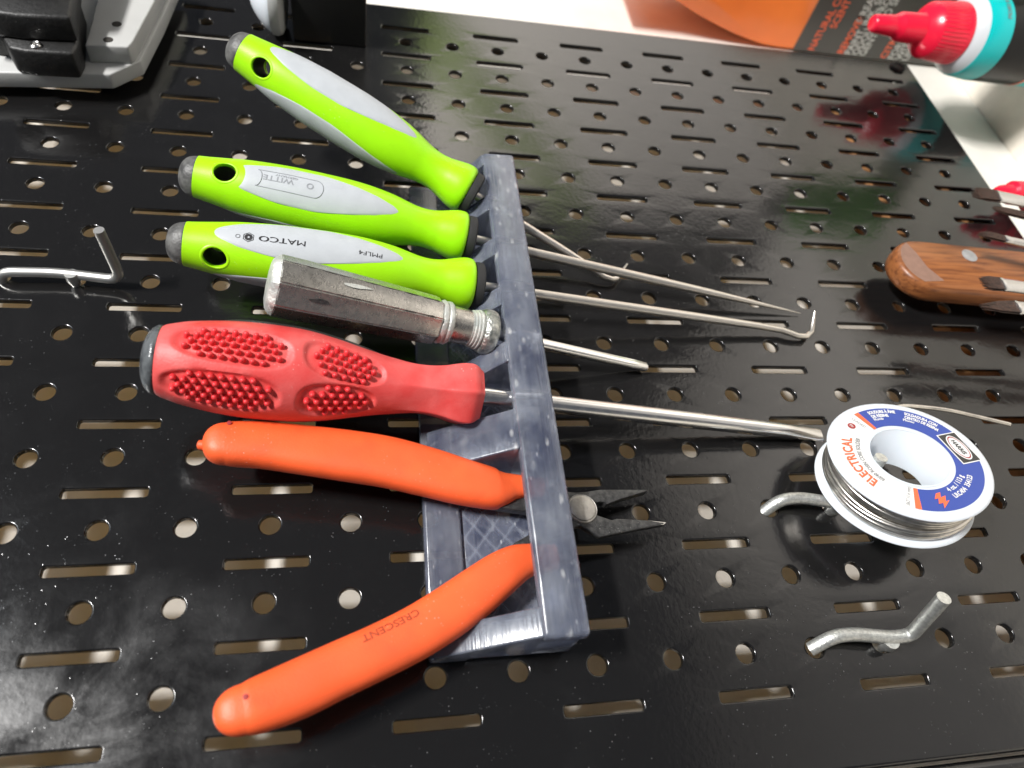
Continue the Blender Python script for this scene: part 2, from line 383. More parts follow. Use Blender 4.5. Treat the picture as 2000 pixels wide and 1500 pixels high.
# ------------------------------------------------------------------ pegboard
PB = .9894
A0, A1, B0, B1 = -15.05, 16.95, -3.42, 12.25
TH, BV = .080, .022
def board():
    V, Fc, back = [], [], []
    def add(p): V.append(W(*p)); return len(V) - 1
    def opening(loop, bev, rect):
        """loop: points (a,b) in 4 quadrant groups; bev: same loop grown; rect: a0,a1,b0,b1"""
        n = len(loop); q = n // 4
        a0, a1, b0, b1 = rect; corner = [(a1, b1), (a0, b1), (a0, b0), (a1, b0)]
        top = [add((a, b, 0)) for a, b in bev]; mi2 = [add((p[0]*.707 + q_[0]*.293, p[1]*.707 + q_[1]*.293, -BV*.293)) for p, q_ in zip(loop, bev)]; mid = [add((a, b, -BV)) for a, b in loop]
        low = [add((a, b, -TH)) for a, b in loop]; cr = [add((a, b, 0)) for a, b in corner]; cb = [add((a, b, -TH)) for a, b in corner]
        for i in range(n):
            j = (i + 1) % n
            Fc.append((top[i], top[j], mi2[j], mi2[i])); Fc.append((mi2[i], mi2[j], mid[j], mid[i])); Fc.append((mid[i], mid[j], low[j], low[i]))
            k, k2 = i // q, j // q
            if k == k2:
                Fc.append((top[j], top[i], cr[k])); back.append(len(Fc)); Fc.append((low[i], low[j], cb[k]))
            else:
                Fc.append((top[j], top[i], cr[k], cr[k2])); back.append(len(Fc)); Fc.append((low[i], low[j], cb[k2], cb[k]))
    def hole(i, j):
        a, b, r = i, j * PB, .128
        ang = [math.radians(90*k + 90*(m + .5)/7) for k in range(4) for m in range(7)]
        rect = (i-.5, i+.5, (j-.3)*PB, (j+.3)*PB)
        opening([(a + r*math.cos(t), b + r*math.sin(t)) for t in ang], [(a + (r+BV)*math.cos(t), b + (r+BV)*math.sin(t)) for t in ang], rect)
    def slot(i, j):
        a, b = i, (j + .5) * PB; hl, hw, rc = .50, .066, .035
        def lp(g):
            out = []
            for k, (sa, sb) in enumerate(((1, 1), (-1, 1), (-1, -1), (1, -1))):
                for m in range(4):
                    t = math.radians(90*k + 30*m)
                    out.append((a + sa*(hl-rc) + (rc+g)*math.cos(t), b + sb*(hw-rc) + (rc+g)*math.sin(t)))
            return out
        opening(lp(0), lp(BV), (i-1, i+1, (j+.3)*PB, (j+.7)*PB))
    for j in range(-2, 12):
        for i in range(-14, 17): hole(i, j)
    for j in range(-3, 12):
        for i in range(-14, 17, 2): slot(i, j)
    def rect(a0, a1, b0, b1):
        for n in (0, -TH):
            if n: back.append(len(Fc))
            Fc.append(tuple(add((a, b, n)) for a, b in ((a0, b0), (a1, b0), (a1, b1), (a0, b1))))
    # rows of slots cover a from -15 to 17 -> trim plain margins
    for j in range(-2, 12):
        rect(-15, -14.5, (j-.3)*PB, (j+.3)*PB); rect(16.5, 17, (j-.3)*PB, (j+.3)*PB)
    rect(-15, 17, -3.36, -2.7*PB); rect(-15, 17, 11.7*PB, 12.19)
    # folded edges: a rounded bend then a flange towards the wall
    def fold(p0, p1, out):
        R, prev = .06, None
        for k in range(8):
            t = math.radians(90*min(k, 6)/6); o, n = R*math.sin(t), -R + R*math.cos(t)
            if k == 7: n = -.95
            cur = [add((p[0] + out[0]*o, p[1] + out[1]*o, n)) for p in (p0, p1)]
            if prev: Fc.append((prev[0], prev[1], cur[1], cur[0]))
            prev = cur
    fold((-15, -3.36), (17, -3.36), (0, -1)); fold((-15, 12.19), (17, 12.19), (0, 1)); fold((17, -3.36), (17, 12.19), (.35, 0)); fold((-15, -3.36), (-15, 12.19), (-.35, 0))
    fm = [0] * len(Fc)
    for i in back: fm[i] = 1
    return V, Fc, fm
pb = thing('pegboard', 'black glossy perforated metal pegboard with round holes and slots hung on the cream wall', 'pegboard', (1, 4.4, 0))
V, Fc, fm = board(); o = link('panel', V, Fc, None, pb, 75, mats=[MT['board'], MT['bounce_back']], fmat=fm)
wn = o.modifiers.new('w', 'WEIGHTED_NORMAL'); wn.mode = 'FACE_AREA'; wn.keep_sharp = True; wn.weight = 100
f = F((16.62, 12.0, .0), (16.62, 12.0, 1), up=(1, 0, 0))
V, Fc = lathe(f, [(0, .20), (.05, .20), (.065, .18), (.065, .13), (.03, .12)], 28); link('corner_grommet', V, Fc, MT['collar'], pb)
nb = thing('pegboard', 'edge strip of the neighbouring black pegboard along the lower right picture edge', 'pegboard', (1, -6, 0))
link('panel', *box(-15, 17, -19, -3.60, -.10, -.008), MT['board'], nb, None)
link('edge_fold', *tube([(-15, -3.555, -.10), (17, -3.555, -.10)], .10, 16), MT['board'], nb, 50)
rail = link('mounting_rail', *box(14.4, 16.6, -3, 11.7, WALL_N, -.45), MT['dark_wood'], None, None, origin=(15.4, 4, -.75)); bevel(rail, .04)
rail['label'] = 'brown wooden batten behind the lower edge of the pegboard'; rail['category'] = 'batten'

# ------------------------------------------------------------------ tool rack
rk = thing('tool_rack', 'cloudy grey 3D printed rack with ribs holding the tools on the pegboard', 'tool rack', (5.65, 2.2, 0))
bevel(link('back_plate', *box(3.92, 4.40, -1.83, 6.15, .005, .24), MT['print'], rk), .04)
bevel(link('lattice_floor', *box(4.405, 5.62, -1.80, 6.12, .005, .17), MT['infill'], rk), .01)
bevel(link('front_bar', *box(5.12, 5.66, -1.86, 6.2, .82, 1.03), MT['print'], rk), .055, 3)
def rib(b0, b1, a_start, n_start, width_bev, name='rib', bk=0.0):
    """sloping gusset from the plate up to the bar"""
    prof = [(a_start, .175), (a_start, n_start), (a_start + .12, n_start + .08), (5.10, .99), (5.135, 1.0), (5.135, .175)]
    V = [W(a, b, n) for b in (b0, b1) for a, n in prof]; n = len(prof)
    o = link(name, V, [tuple(range(n)), tuple(range(n, 2*n))[::-1]] + [(i, (i+1) % n, n + (i+1) % n, n + i) for i in range(n)], MT['print'], rk)
    bevel(o, width_bev, 4, 25)
    bevel(link('rib_base', *box(5.125, 5.6, b0 + .01, b1 - .01, .175, .815), MT['print'], rk), .01)
for b in (5.02, 4.05, 3.06, 2.06): rib(b - .17, b + .17, 4.42, .30, .14)
rib(.52, 1.12, 4.0, .36, .07, 'wide_rib')
rib(-1.84, -1.50, 3.98, .30, .07, 'end_wall')
rib(5.92, 6.18, 4.6, .40, .06, 'end_wall')

# ------------------------------------------------------------------ lime handled picks
PICK = [(0, .02), (.015, .12), (.05, .20), (.12, .262), (.23, .292), (.242, .300), (.36, .315), (.64, .358), (.95, .404), (1.5, .448), (2.1, .462), (2.5, .456), (2.8, .43), (3.05, .392), (3.25, .345), (3.42, .308), (3.6, .294), (3.76, .312), (3.9, .348), (4.05, .385), (4.15, .39), (4.21, .372), (4.235, .33)]
def pick_r(x): return interp(PICK, x)
def make_pick(f, label, hole_th, panels, hole_panel, shaft):
    t = thing('pick_tool', label, 'pick', tuple(f.v(4.3)), 'lime and grey handled picks in the rack')
    body = [q for q in smooth_tab([p for p in PICK if p[0] >= .242], 4)]
    V, Fc = lathe(f, body, 72)
    grip = link('grip', V, Fc, MT['lime'], t, 60)
    # hanging hole cut right through the grip
    def cutter(r, lo, hi, x0=.66, st=1.12):
        u = Vector((0, math.sin(hole_th), math.cos(hole_th))); s = Vector((0, math.cos(hole_th), -math.sin(hole_th)))
        rows = [[f.w(x0 + r*st*math.cos(a), *(s*r*math.sin(a) + u*h)[1:]) for a in [2*math.pi*k/32 for k in range(32)]] for h in (lo, hi)]
        V, Fc = rings(rows); return link('cut', V, Fc, MT['collar'], t, None)
    c = cutter(.150, -.7, .7)
    md = grip.modifiers.new('b', 'BOOLEAN'); md.operation = 'DIFFERENCE'; md.object = c; md.solver = 'EXACT'
    me = bpy.data.meshes.new_from_object(grip.evaluated_get(bpy.context.evaluated_depsgraph_get()))
    grip.modifiers.clear(); grip.data = me; me.set_sharp_from_angle(angle=math.radians(50))
    bpy.data.objects.remove(c)
    # dark liner inside the hole
    u = Vector((0, math.sin(hole_th), math.cos(hole_th))); s = Vector((0, math.cos(hole_th), -math.sin(hole_th)))
    def lipring(sign):
        rows = []
        for k in range(40):
            a = 2*math.pi*k/40; cx_, sy = math.cos(a), math.sin(a); row = []
            for m in range(8):
                ph = 2*math.pi*m/8; rr = .158 + .022*math.cos(ph)
                x = .66 + rr*1.12*cx_; y = rr*sy
                R = pick_r(x); h = math.sqrt(max(R*R - y*y, 0)) + .012*math.sin(ph) - .006
                p = s*y + u*(h*sign); row.append(f.w(x, p[1], p[2]))
            rows.append(row)
        rows.append(rows[0]); V = [v for r in rows[:-1] for v in r]; n = 8; Fc = []
        for i in range(40):
            for j in range(8): Fc.append((i*8+j, i*8+(j+1) % 8, ((i+1) % 40)*8+(j+1) % 8, ((i+1) % 40)*8+j))
        link('hole_lip', V, Fc, MT['lime'], t, 80)
    lipring(1); lipring(-1)
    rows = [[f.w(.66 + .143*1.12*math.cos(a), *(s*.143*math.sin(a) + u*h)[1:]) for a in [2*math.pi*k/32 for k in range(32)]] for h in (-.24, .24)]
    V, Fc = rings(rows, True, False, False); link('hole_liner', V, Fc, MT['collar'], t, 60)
    V, Fc = lathe(f, smooth_tab([p for p in PICK if p[0] <= .231] + [(.246, .285)], 3), 48); link('end_cap', V, Fc, MT['cap'], t, 60)
    V, Fc = lathe(f, [(4.232, .31), (4.245, .345), (4.30, .352), (4.36, .345), (4.385, .31), (4.385, .1)], 48); link('collar', V, Fc, MT['collar'], t)
    wmax = math.radians(41); pan = None
    for k, th0 in enumerate(panels):
        rows = []; nv, nu = 40, 34
        for i in range(nv + 1):
            v = -1 + 2*i/nv; av = abs(v)
            tl = 1.75 - 1.15*(1 - av**2.2)**.55; tr = 1.75 + 1.42*(1 - av**1.7)**.75
            if k == hole_panel:
                y = pick_r(.66)*wmax*v
                if abs(y) < .235: tl = max(tl, .66 + 1.1*math.sqrt(.235**2 - y*y))
            row = []
            for j in range(nu + 1):
                q = j/nu; q = q*q*(3-2*q); x = tl + (tr - tl)*q
                ed = min(1, (1-av)*9, min(q, 1-q)*14)
                row.append(f.rt(x, pick_r(x) - .006 + .016*math.sqrt(max(ed, 0)), th0 + v*wmax))
            rows.append(row)
        n = nu + 1; V = [p for r in rows for p in r]
        Fc = [(i*n+j, i*n+j+1, (i+1)*n+j+1, (i+1)*n+j) for i in range(nv) for j in range(nu)]
        p_ = link('grip_panel', V, Fc, MT['panel'], t, 70)
    V, Fc = shaft; link('shaft', V, Fc, MT['steel'], t, 50)
    return t
def wrap_print(name, f, th0, x0, strings, mat, parent, lift=.013):
    """strings: (text, size, bold, sx, dx, dth) read towards the cap, letter tops to lower theta"""
    V, Fc = [], []
    for s, size, bold, sx, dx, dy in strings:
        pts, fs, w = text2d(s, size, bold, sx)
        o = len(V)
        for x, y in pts:
            X = x0 + dx - x; R = pick_r(X) + lift
            V.append(f.rt(X, R, th0 - (y - size*.35 + dy)/R))
        Fc += [tuple(i + o for i in q) for q in fs]
    return link(name, V, Fc, mat, parent, None)
def line_patch(f, pts, w, lift):
    """thin raised line following (x, s) points on the handle, s = arc offset in inches from th=0"""
    out = []
    for x, th in pts:
        R = pick_r(x) + lift; out.append(f.v(x, R*math.sin(th), R*math.cos(th)))
    return tube(out, w, 6)

# uppermost pick (hooked end, tilted most)
E1, T1 = (1.10, 7.04, 2.03), (7.20, 4.30, .15)
f1 = F(E1, T1)
th = math.radians
sh = [f1.v(x) for x in (4.2, 5.0, 6.0, 6.75)] + [f1.v(6.95, -.03, .0), f1.v(7.1, .0, .02), f1.v(7.17, .07, .03), f1.v(7.19, .22, .08), f1.v(7.23, .40, .14)]
make_pick(f1, 'topmost lime pick, tilted steeply with no print, its hooked tip crossing another shaft', th(-56), [th(4), th(-116), th(124)], -1,
          tube(sh, [.075, .075, .068, .052, .05, .048, .042, .03, .016], 16))
# middle pick (straight point)
E2, T2 = (.53, 4.90, 1.31), (10.81, 3.67, .05)
f2 = F(E2, T2)
p2 = make_pick(f2, 'lime pick with raised lettering on its grey panel and a straight pointed shaft', th(-20), [th(-22), th(-142), th(98)], 0,
               tube([f2.v(x) for x in (4.2, 6, 7.6, 8.6, 9.4, 10.0, 10.43)], [.078, .078, .076, .066, .046, .024, .003], 16))
wrap_print('raised_lettering', f2, th(-20), 1.52, [('WITTE', .115, .001, 1.25, -.12, -.02), ('O', .13, .002, 1.0, .32, -.02), ('GERMANY', .048, 0, 1.4, -.02, -.09)], MT['emboss_shade'], p2, .0145)
fr = []
hw = .125/.42
c_ = th(-20)
pts = [(1.10, c_+hw)] + [(1.92 + .0*k, c_+hw) for k in range(1)] + [(1.92 + .11*math.sin(a), c_ + hw*math.cos(a)) for a in [math.pi*k/10 for k in range(1, 10)]] + [(1.92, c_-hw), (1.10, c_-hw)]
dense = []
for (x0, t0), (x1, t1) in zip(pts, pts[1:]):
    m = max(2, int(abs(x1-x0)/.05))
    dense += [(x0 + (x1-x0)*k/m, t0 + (t1-t0)*k/m) for k in range(m)]
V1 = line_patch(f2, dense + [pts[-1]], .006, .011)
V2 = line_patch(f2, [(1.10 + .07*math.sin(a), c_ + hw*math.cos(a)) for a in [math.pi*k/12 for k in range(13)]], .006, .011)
V, Fc = join(V1, V2); link('raised_border', V, Fc, MT['emboss_shade'], p2, 60)
# lower pick (printed, hooked end)
E3, T3 = (.54, 3.57, 1.29), (10.73, 3.21, .08)
f3 = F(E3, T3)
sh = [f3.v(x) for x in (4.2, 6, 8, 9.3)] + [f3.v(9.75, -.02, .0), f3.v(10.05, -.10, .0), f3.v(10.22, -.10, .02), f3.v(10.33, .0, .06), f3.v(10.35, .16, .16), f3.v(10.36, .30, .26)]
p3 = make_pick(f3, 'lime pick with black print on its grey panel and a curved hooked tip', th(-64), [th(-5), th(-124), th(116)], -1,
               tube(sh, [.078, .078, .074, .06, .055, .052, .05, .045, .034, .014], 16))
wrap_print('printed_lettering', f3, th(-13), 1.47, [('MATCO', .115, 0, 1.52, .02, 0), ('MATCO', .113, 0, 1.52, .026, .002)], MT['ink'], p3)
wrap_print('printed_code', f3, th(-13), 1.40, [('PMLF4', .095, 0, 1.3, 1.27, .0)], MT['ink'], p3)
# hexagon emblem and registered mark
V, Fc = [], []
def flat_ring(cx_, r0, r1, nseg, rot=0):
    o = len(V)
    for k in range(nseg):
        a = rot + 2*math.pi*k/nseg
        for r in (r0, r1):
            X = cx_ - r*math.cos(a)*1.05; R = pick_r(X) + .013; V.append(f3.rt(X, R, th(-13) - r*math.sin(a)/R))
    for k in range(nseg):
        j = (k+1) % nseg; Fc.append((o+2*k, o+2*j, o+2*j+1, o+2*k+1))
flat_ring(1.06, .064, .074, 6, .5); flat_ring(1.06, .014, .050, 20); flat_ring(.925, .022, .029, 20)
link('emblem', V, Fc, MT['ink'], p3, None)

# ------------------------------------------------------------------ grey alloy screwdriver
fg = F((1.95, 2.56, 1.67), (7.57, 2.42, .10))
dg = thing('screwdriver', 'grey worn octagonal metal screwdriver lying over the printed lime pick', 'screwdriver', tuple(fg.v(3.2)), 'screwdrivers in the rack')
prof = [(.11, .402), (.4, .400), (1.2, .372), (2.0, .345), (2.2, .338), (2.26, .325), (2.30, .29)]
def oct_loop(x, r, dish=.010, groove=.014):
    """octagon section: eight slightly dished flats parted by narrow sunk ridges"""
    out = []; m = math.pi/4
    for k in range(8):
        c = .2 + m*(k + .5); ap = r*math.cos(m/2)*1.02; hl = r*math.sin(m/2)*.97
        for u, d in ((-1, -groove), (-.93, 0), (-.5, -dish*.8), (0, -dish), (.5, -dish*.8), (.93, 0), (1, -groove)):
            h = ap + d; t = u*hl; rr = math.hypot(h, t); a = c + math.atan2(t, h)
            out.append(fg.rt(x, rr, a))
    return out
V, Fc = rings([oct_loop(x, r) for x, r in prof]); link('handle', V, Fc, MT['cast'], dg, 16)
V, Fc = rings([oct_loop(x, r, .004, .006) for x, r in ((0, .01), (0, .26), (.015, .315), (.05, .36), (.09, .388), (.125, .398), (.132, .37))]); link('end_face', V, Fc, MT['cast_end'], dg, 22)
# dark seams and scuffs along the flats
sc = []
for k in range(8):
    a = .2 + math.pi/4*k + .03
    pts = []
    for q in range(24):
        x = .2 + 2.0*q/23; r = interp(prof, x)*.985 + .001*math.sin(q*2.1)
        pts.append(fg.v(x, r*math.sin(a + random.uniform(-.006, .006)), r*math.cos(a)))
    sc.append(tube(pts, [random.uniform(.003, .011) for _ in pts], 5))
def chip(x, a, l, w_, mat):
    n = 14; R = interp(prof, x)*math.cos(math.pi/8)*1.02 - .006
    V = [fg.rt(x + l*math.cos(2*math.pi*k/n)*random.uniform(.7, 1.1), R + .009, a + (w_*math.sin(2*math.pi*k/n)*random.uniform(.7, 1.1) + .25*w_*math.cos(2*math.pi*k/n))/R) for k in range(n)]
    link('chip', V, [tuple(range(n))], mat, dg, None)
chip(1.05, .2 - math.pi/4*.35, .22, .030, MT['cast_end']); chip(.62, .2 - math.pi/4*1.45, .16, .032, MT['jaw'])
V, Fc = join(*sc); link('seams', V, Fc, MT['groove'], dg, None)
V, Fc = lathe(fg, [(2.28, .26), (2.29, .295), (2.33, .312), (2.36, .300), (2.375, .285), (2.39, .302), (2.43, .306), (2.46, .285), (2.47, .25)], 48); link('neck_ring', V, Fc, MT['cast_end'], dg, 50)
V, Fc = lathe(fg, [(2.46, .262), (2.60, .258), (2.74, .252)], 48); link('neck', V, Fc, MT['cast'], dg)
pr = []
for k in range(4):
    x = 2.73 + .045*k; r = .252 + .012*k
    pr += [(x, r - .022), (x + .012, r), (x + .03, r)]
V, Fc = lathe(fg, pr + [(2.915, .27)], 48); link('thread', V, Fc, MT['cast_end'], dg, 20)
V, Fc = lathe(fg, [(2.91, .25), (2.93, .30), (2.98, .325), (3.06, .33), (3.12, .31), (3.15, .26), (3.15, .1)], 48); link('end_ring', V, Fc, MT['corroded'], dg, 50)
sec = lambda x, r, a: r*(1 if x < 5.2 else 1 - .10*(math.cos(3*a) > .2))
V, Fc = lathe(fg, [(3.1, .088), (5.2, .086), (5.55, .084), (5.80, .080), (5.83, .07), (5.83, .01)], 36, fn=sec); link('shaft', V, Fc, MT['chrome'], dg, 40)

# ------------------------------------------------------------------ red screwdriver
fr_ = F((.59, 1.62, 1.32), (10.30, 1.16, .10))
dr = thing('screwdriver', 'red rubber screwdriver with pads of round nubs on its handle', 'screwdriver', tuple(fr_.v(4.1)), 'screwdrivers in the rack')
RP = [(.14, .40), (.20, .438), (.3, .47), (.46, .512), (.8, .565), (1.13, .594), (1.5, .60), (1.84, .583), (2.2, .525), (2.48, .462), (2.75, .405), (2.93, .374), (3.15, .352), (3.4, .346), (3.6, .372), (3.75, .412), (3.86, .435), (3.97, .440), (4.04, .415), (4.10, .365), (4.14, .32), (4.145, .12)]
RS = smooth_tab(RP, 9)
PADS = [(1.005, .60, th(-4), th(22), .12), (.92, .60, th(-64), th(22), -.02), (2.31, .45, th(-8), th(25), .16), (2.25, .42, th(-66), th(23), .02)]   # x, half length, theta, half width, skew
def red_r(x, a):
    r = interp(RS, x)
    if x > 2.9:
        s = min(1, (x - 2.9)/.55); s = s*s*(3-2*s); m = math.pi/3; q = ((a + th(58) + m/2) % m) - m/2
        hexf = .91/math.cos(q)
        r *= 1 - s + s*min(hexf, 1.035)
    for px, hl, pt, hw_, sk in PADS:
        da = (a - pt + math.pi) % (2*math.pi) - math.pi
        u = (x - px)/hl; v = (da + sk*u*.6)/hw_
        d = (abs(u)**2.6 + abs(v)**2.6)**(1/2.6)
        if d < 1.18:
            k = min(1, max(0, (1.18 - d)/.18)); k = k*k*(3-2*k); r -= .050*k
    return r
rows = []
xs = [RP[0][0] + (RP[-1][0] - RP[0][0])*k/240 for k in range(241)]
V, Fc = rings([[fr_.rt(x, red_r(x, 2*math.pi*j/150), 2*math.pi*j/150) for j in range(150)] for x in xs])
link('grip', V, Fc, MT['red'], dr, 55)
V, Fc = lathe(fr_, smooth_tab([(-.03, .02), (-.025, .16), (.0, .28), (.05, .37), (.11, .42), (.155, .425), (.17, .40)], 3), 64); link('end_cap', V, Fc, MT['redcap'], dr, 60)
def nub(c, ax, r, h):
    e = ax.orthogonal().normalized(); g = ax.cross(e); rows = []
    for hh, rr in ((-.01, 1.12), (h*.45, 1.0), (h*.78, .84), (h*.95, .5)):
        rows.append([W(*(c + ax*hh + (e*math.cos(k*math.pi/4) + g*math.sin(k*math.pi/4))*r*rr)) for k in range(8)])
    rows.append([W(*(c + ax*h))]*8)
    return rings(rows, True, False, False)
for px, hl, pt, hw_, sk in PADS:
    parts = []; R0 = interp(RS, px); da = .090/R0; nrow = int(hw_*2/da) + 3
    for i in range(-nrow, nrow + 1):
        for j in range(-14, 15):
            u = (j + (.5 if i % 2 else 0))*.118/hl; v = i*da/hw_
            if (abs(u)**2.4 + abs(v)**2.4) > .90: continue
            x = px + u*hl; a = pt + v*hw_ - sk*u*.6
            r = red_r(x, a)
            c = fr_.v(x, r*math.sin(a), r*math.cos(a)); ax = (fr_.Y*math.sin(a) + fr_.Z*math.cos(a)).normalized()
            parts.append(nub(c, ax, .037 + random.uniform(-.0015, .0015), .078))
    V, Fc = join(*parts); link('nub_pad', V, Fc, MT['nub'], dr, 70)
# dark side strip
rows = []
for i in range(41):
    v = -1 + 2*i/40; row = []
    ext = (1 - abs(v)**2.5)**.5
    for j in range(61):
        x = 1.75 + (j/30 - 1)*1.2*max(ext, .02) ; a = th(82) + v*th(34)
        row.append(fr_.rt(x, red_r(x, a) - .008 + .032*min(1, (1-abs(v))*6, (30-abs(j-30))/5), a))
    rows.append(row)
V, Fc = rings(rows, False); link('side_strip', V, Fc, MT['black_pl'], dr, 60)
pr = [(4.1, .128), (7.6, .127), (8.5, .121), (9.0, .110)]
def blade(x, r, a):
    if x <= 9.0: return r
    s = min(1, (x - 9.0)/.72); t_ = .118*(1-s) + .028*s; w_ = .108*(1-s) + .125*s
    return 1/math.sqrt((math.sin(a)/w_)**2 + (math.cos(a)/t_)**2)
V, Fc = lathe(fr_, pr + [(9.0 + .72*k/8, .1) for k in range(1, 9)], 32, fn=blade); link('shaft', V, Fc, MT['chrome'], dr, 40)

# ------------------------------------------------------------------ pliers
pl = thing('pliers', 'small black cutting pliers with two open orange dipped handles', 'pliers', (5.6, -.2, .45))
UP = [(1.50,.730,.80,.275),(1.62,.733,.79,.298),(1.973,.727,.759,.318),(2.454,.675,.718,.339),(2.934,.615,.677,.358),(3.455,.535,.633,.362),(3.984,.400,.588,.350),(4.354,.290,.556,.331),(4.662,.212,.530,.306),(4.83,.175,.516,.282),(4.95,.182,.506,.235),(5.08,.203,.495,.185),(5.267,.212,.479,.15),(5.48,.20,.46,.135)]
LO = [(1.98,-2.29,.757,.255),(2.12,-2.255,.745,.285),(2.482,-2.133,.716,.310),(2.906,-1.959,.679,.308),(3.342,-1.785,.642,.308),(3.750,-1.602,.608,.312),(4.134,-1.389,.575,.316),(4.481,-1.165,.546,.308),(4.776,-.965,.521,.284),(4.974,-.850,.504,.252),(5.125,-.795,.491,.220),(5.335,-.745,.473,.172),(5.50,-.72,.458,.15)]
def loft_grip(tip, st, hh):
    S = smooth_tab(st, 6); a_, b_ = Vector(S[0][:3]), Vector(S[1][:3]); d_ = (a_ - b_).normalized(); w0 = S[0][3]; slope = (S[1][3] - w0)/max((b_ - a_).length, 1e-6)
    cap_len = (Vector(tip[:3]) - a_).length
    S = [tuple(a_ + d_*cap_len*math.cos(q)) + ((w0*math.sin(q)**.9 if q > .02 else .012),) for q in [math.pi/2*k/9 for k in range(9)]] + S; rows = []; n = len(S); seg = 40
    for i in range(n):
        c = Vector(S[i][:3]); T = (Vector(S[min(i+1, n-1)][:3]) - Vector(S[max(i-1, 0)][:3])).normalized()
        Zv = Vector((.085, 0, 1)); Zv = (Zv - T*Zv.dot(T)).normalized(); Yv = Zv.cross(T); w_ = max(S[i][3], .02)
        h_ = hh*min(1, (w_/.26))**.8
        row = []
        for j in range(seg):
            a = 2*math.pi*j/seg; cu, su = math.cos(a), math.sin(a); e = 2/2.7
            row.append(W(*(c + Yv*(w_*math.copysign(abs(cu)**e, cu)) + Zv*(h_*math.copysign(abs(su)**e, su)))))
        rows.append(row)
    return rings(rows)
V, Fc = loft_grip((1.25, .745, .82, .05), [(a, b, n, w * .94) for a, b, n, w in UP], .20); h1 = link('handle', V, Fc, MT['orange'], pl, 70)
V, Fc = loft_grip((1.70, -2.335, .78, .05), [(a, b, n, w * .95) for a, b, n, w in LO], .22); h2 = link('handle', V, Fc, MT['orange'], pl, 70)
V, Fc = lathe(F((1.36, .70, .81), (1.20, .71, .82)), [(0, .07), (.10, .065), (.155, .055), (.17, .02)], 14); link('dip_nib', V, Fc, MT['orange'], h1, 50)
for hnd, c in ((h1, (1.56, .92, .975)), (h2, (2.02, -2.21, .965))):
    V, Fc = lathe(F(c, (c[0], c[1], c[2] + 1), up=(1, 0, 0)), [(0, .028), (.012, .026), (.013, .002)], 12); link('vent_hole', V, Fc, MT['label_r'], hnd, None)
def grip_text(strs, st, s0, hh, side, sx=1.0, flip=1, top=.0):
    V, Fc = [], []
    S = smooth_tab(st, 6); L = [0]
    for p, q in zip(S, S[1:]): L.append(L[-1] + (Vector(q[:3]) - Vector(p[:3])).length)
    for s, size, dx, dy in strs:
        pts, fs, w_ = text2d(s, size, .002, sx); o = len(V)
        for x, y in pts:
            d = s0 + dx - x
            k = max(i for i in range(len(L)) if L[i] <= d or i == 0); k = min(k, len(S)-2); u = (d - L[k])/max(L[k+1]-L[k], 1e-6)
            c = Vector(S[k][:3]).lerp(Vector(S[k+1][:3]), u); T = (Vector(S[k+1][:3]) - Vector(S[k][:3])).normalized(); w_ = S[k][3]
            Zv = Vector((.085, 0, 1)); Zv = (Zv - T*Zv.dot(T)).normalized(); Yv = Zv.cross(T)
            yy = -(y - size*.35) + dy; q = min(.98, abs(yy)/w_)
            z = hh*(1 - q**2.7)**(1/2.7)
            V.append(W(*(c + Yv*yy + Zv*(z + .003))))
        Fc += [tuple(i + o for i in q) for q in fs]
    return V, Fc
V, Fc = grip_text([('CRESCENT', .115, -.06, .155)], [(a, b, n, w * .95) for a, b, n, w in LO], 1.70, .22, 1, 1.25); link('faded_lettering', V, Fc, MT['orange_ink'], h2, None)
def plate(poly, th_, bev):
    lo = [W(a, b, n - th_) for a, b, n in poly]; hi = [W(a, b, n + th_) for a, b, n in poly]; n = len(poly)
    return lo + hi, [tuple(range(n))[::-1], tuple(range(n, 2*n))] + [(i, (i+1) % n, n + (i+1) % n, n + i) for i in range(n)]
UJ = [(4.75,-.06,.522),(4.80,.02,.518),(5.126,.109,.491),(5.631,.174,.448),(5.959,.141,.420),(6.124,.158,.406),(6.316,.190,.390),(7.006,.200,.331),(7.016,.177,.330),(6.591,.057,.366),(6.365,-.027,.386),(6.335,.010,.388),(6.260,.009,.394),(6.17,-.02,.40),(6.110,-.088,.407),(6.074,-.212,.410),(5.98,-.30,.42),(5.85,-.32,.43),(5.746,-.248,.438),(5.425,-.16,.465)]
LJ = [(6.039,.008,.413),(6.075,-.124,.410),(6.172,-.233,.402),(6.349,-.298,.387),(6.427,-.276,.380),(6.877,-.298,.342),(7.134,-.335,.320),(7.081,-.364,.325),(6.730,-.421,.354),(6.386,-.484,.384),(6.139,-.531,.405),(5.889,-.368,.426),(5.568,-.492,.453),(5.196,-.725,.485),(4.95,-.70,.505),(4.98,-.60,.50),(5.264,-.456,.479),(5.604,-.248,.450),(5.80,.0,.429),(5.93,.03,.42)]
sh_ = lambda P, d: [(a, b, n + d) for a, b, n in P]
bevel(link('jaw', *plate(sh_(UJ, -.07), .072, 0), MT['jaw'], pl), .03, 3)
bevel(link('jaw', *plate(sh_(LJ, .06), .055, 0), MT['jaw'], pl), .03, 3)
tipg = [(6.80,-.375,.348),(6.88,-.305,.342),(7.130,-.333,.322),(7.085,-.362,.325)]
link('ground_tip', *plate(sh_(tipg, .083), .027, 0), MT['edge'], pl, None)
V, Fc = lathe(F((5.948, -.147, .40), (6.02, -.147, 1.4), up=(1, 0, 0)), [(0, .205), (.150, .205), (.165, .198), (.158, .185), (.158, .178), (.178, .172), (.186, .155), (.176, .02)], 40); link('rivet', V, Fc, MT['pivot'], pl, 40)

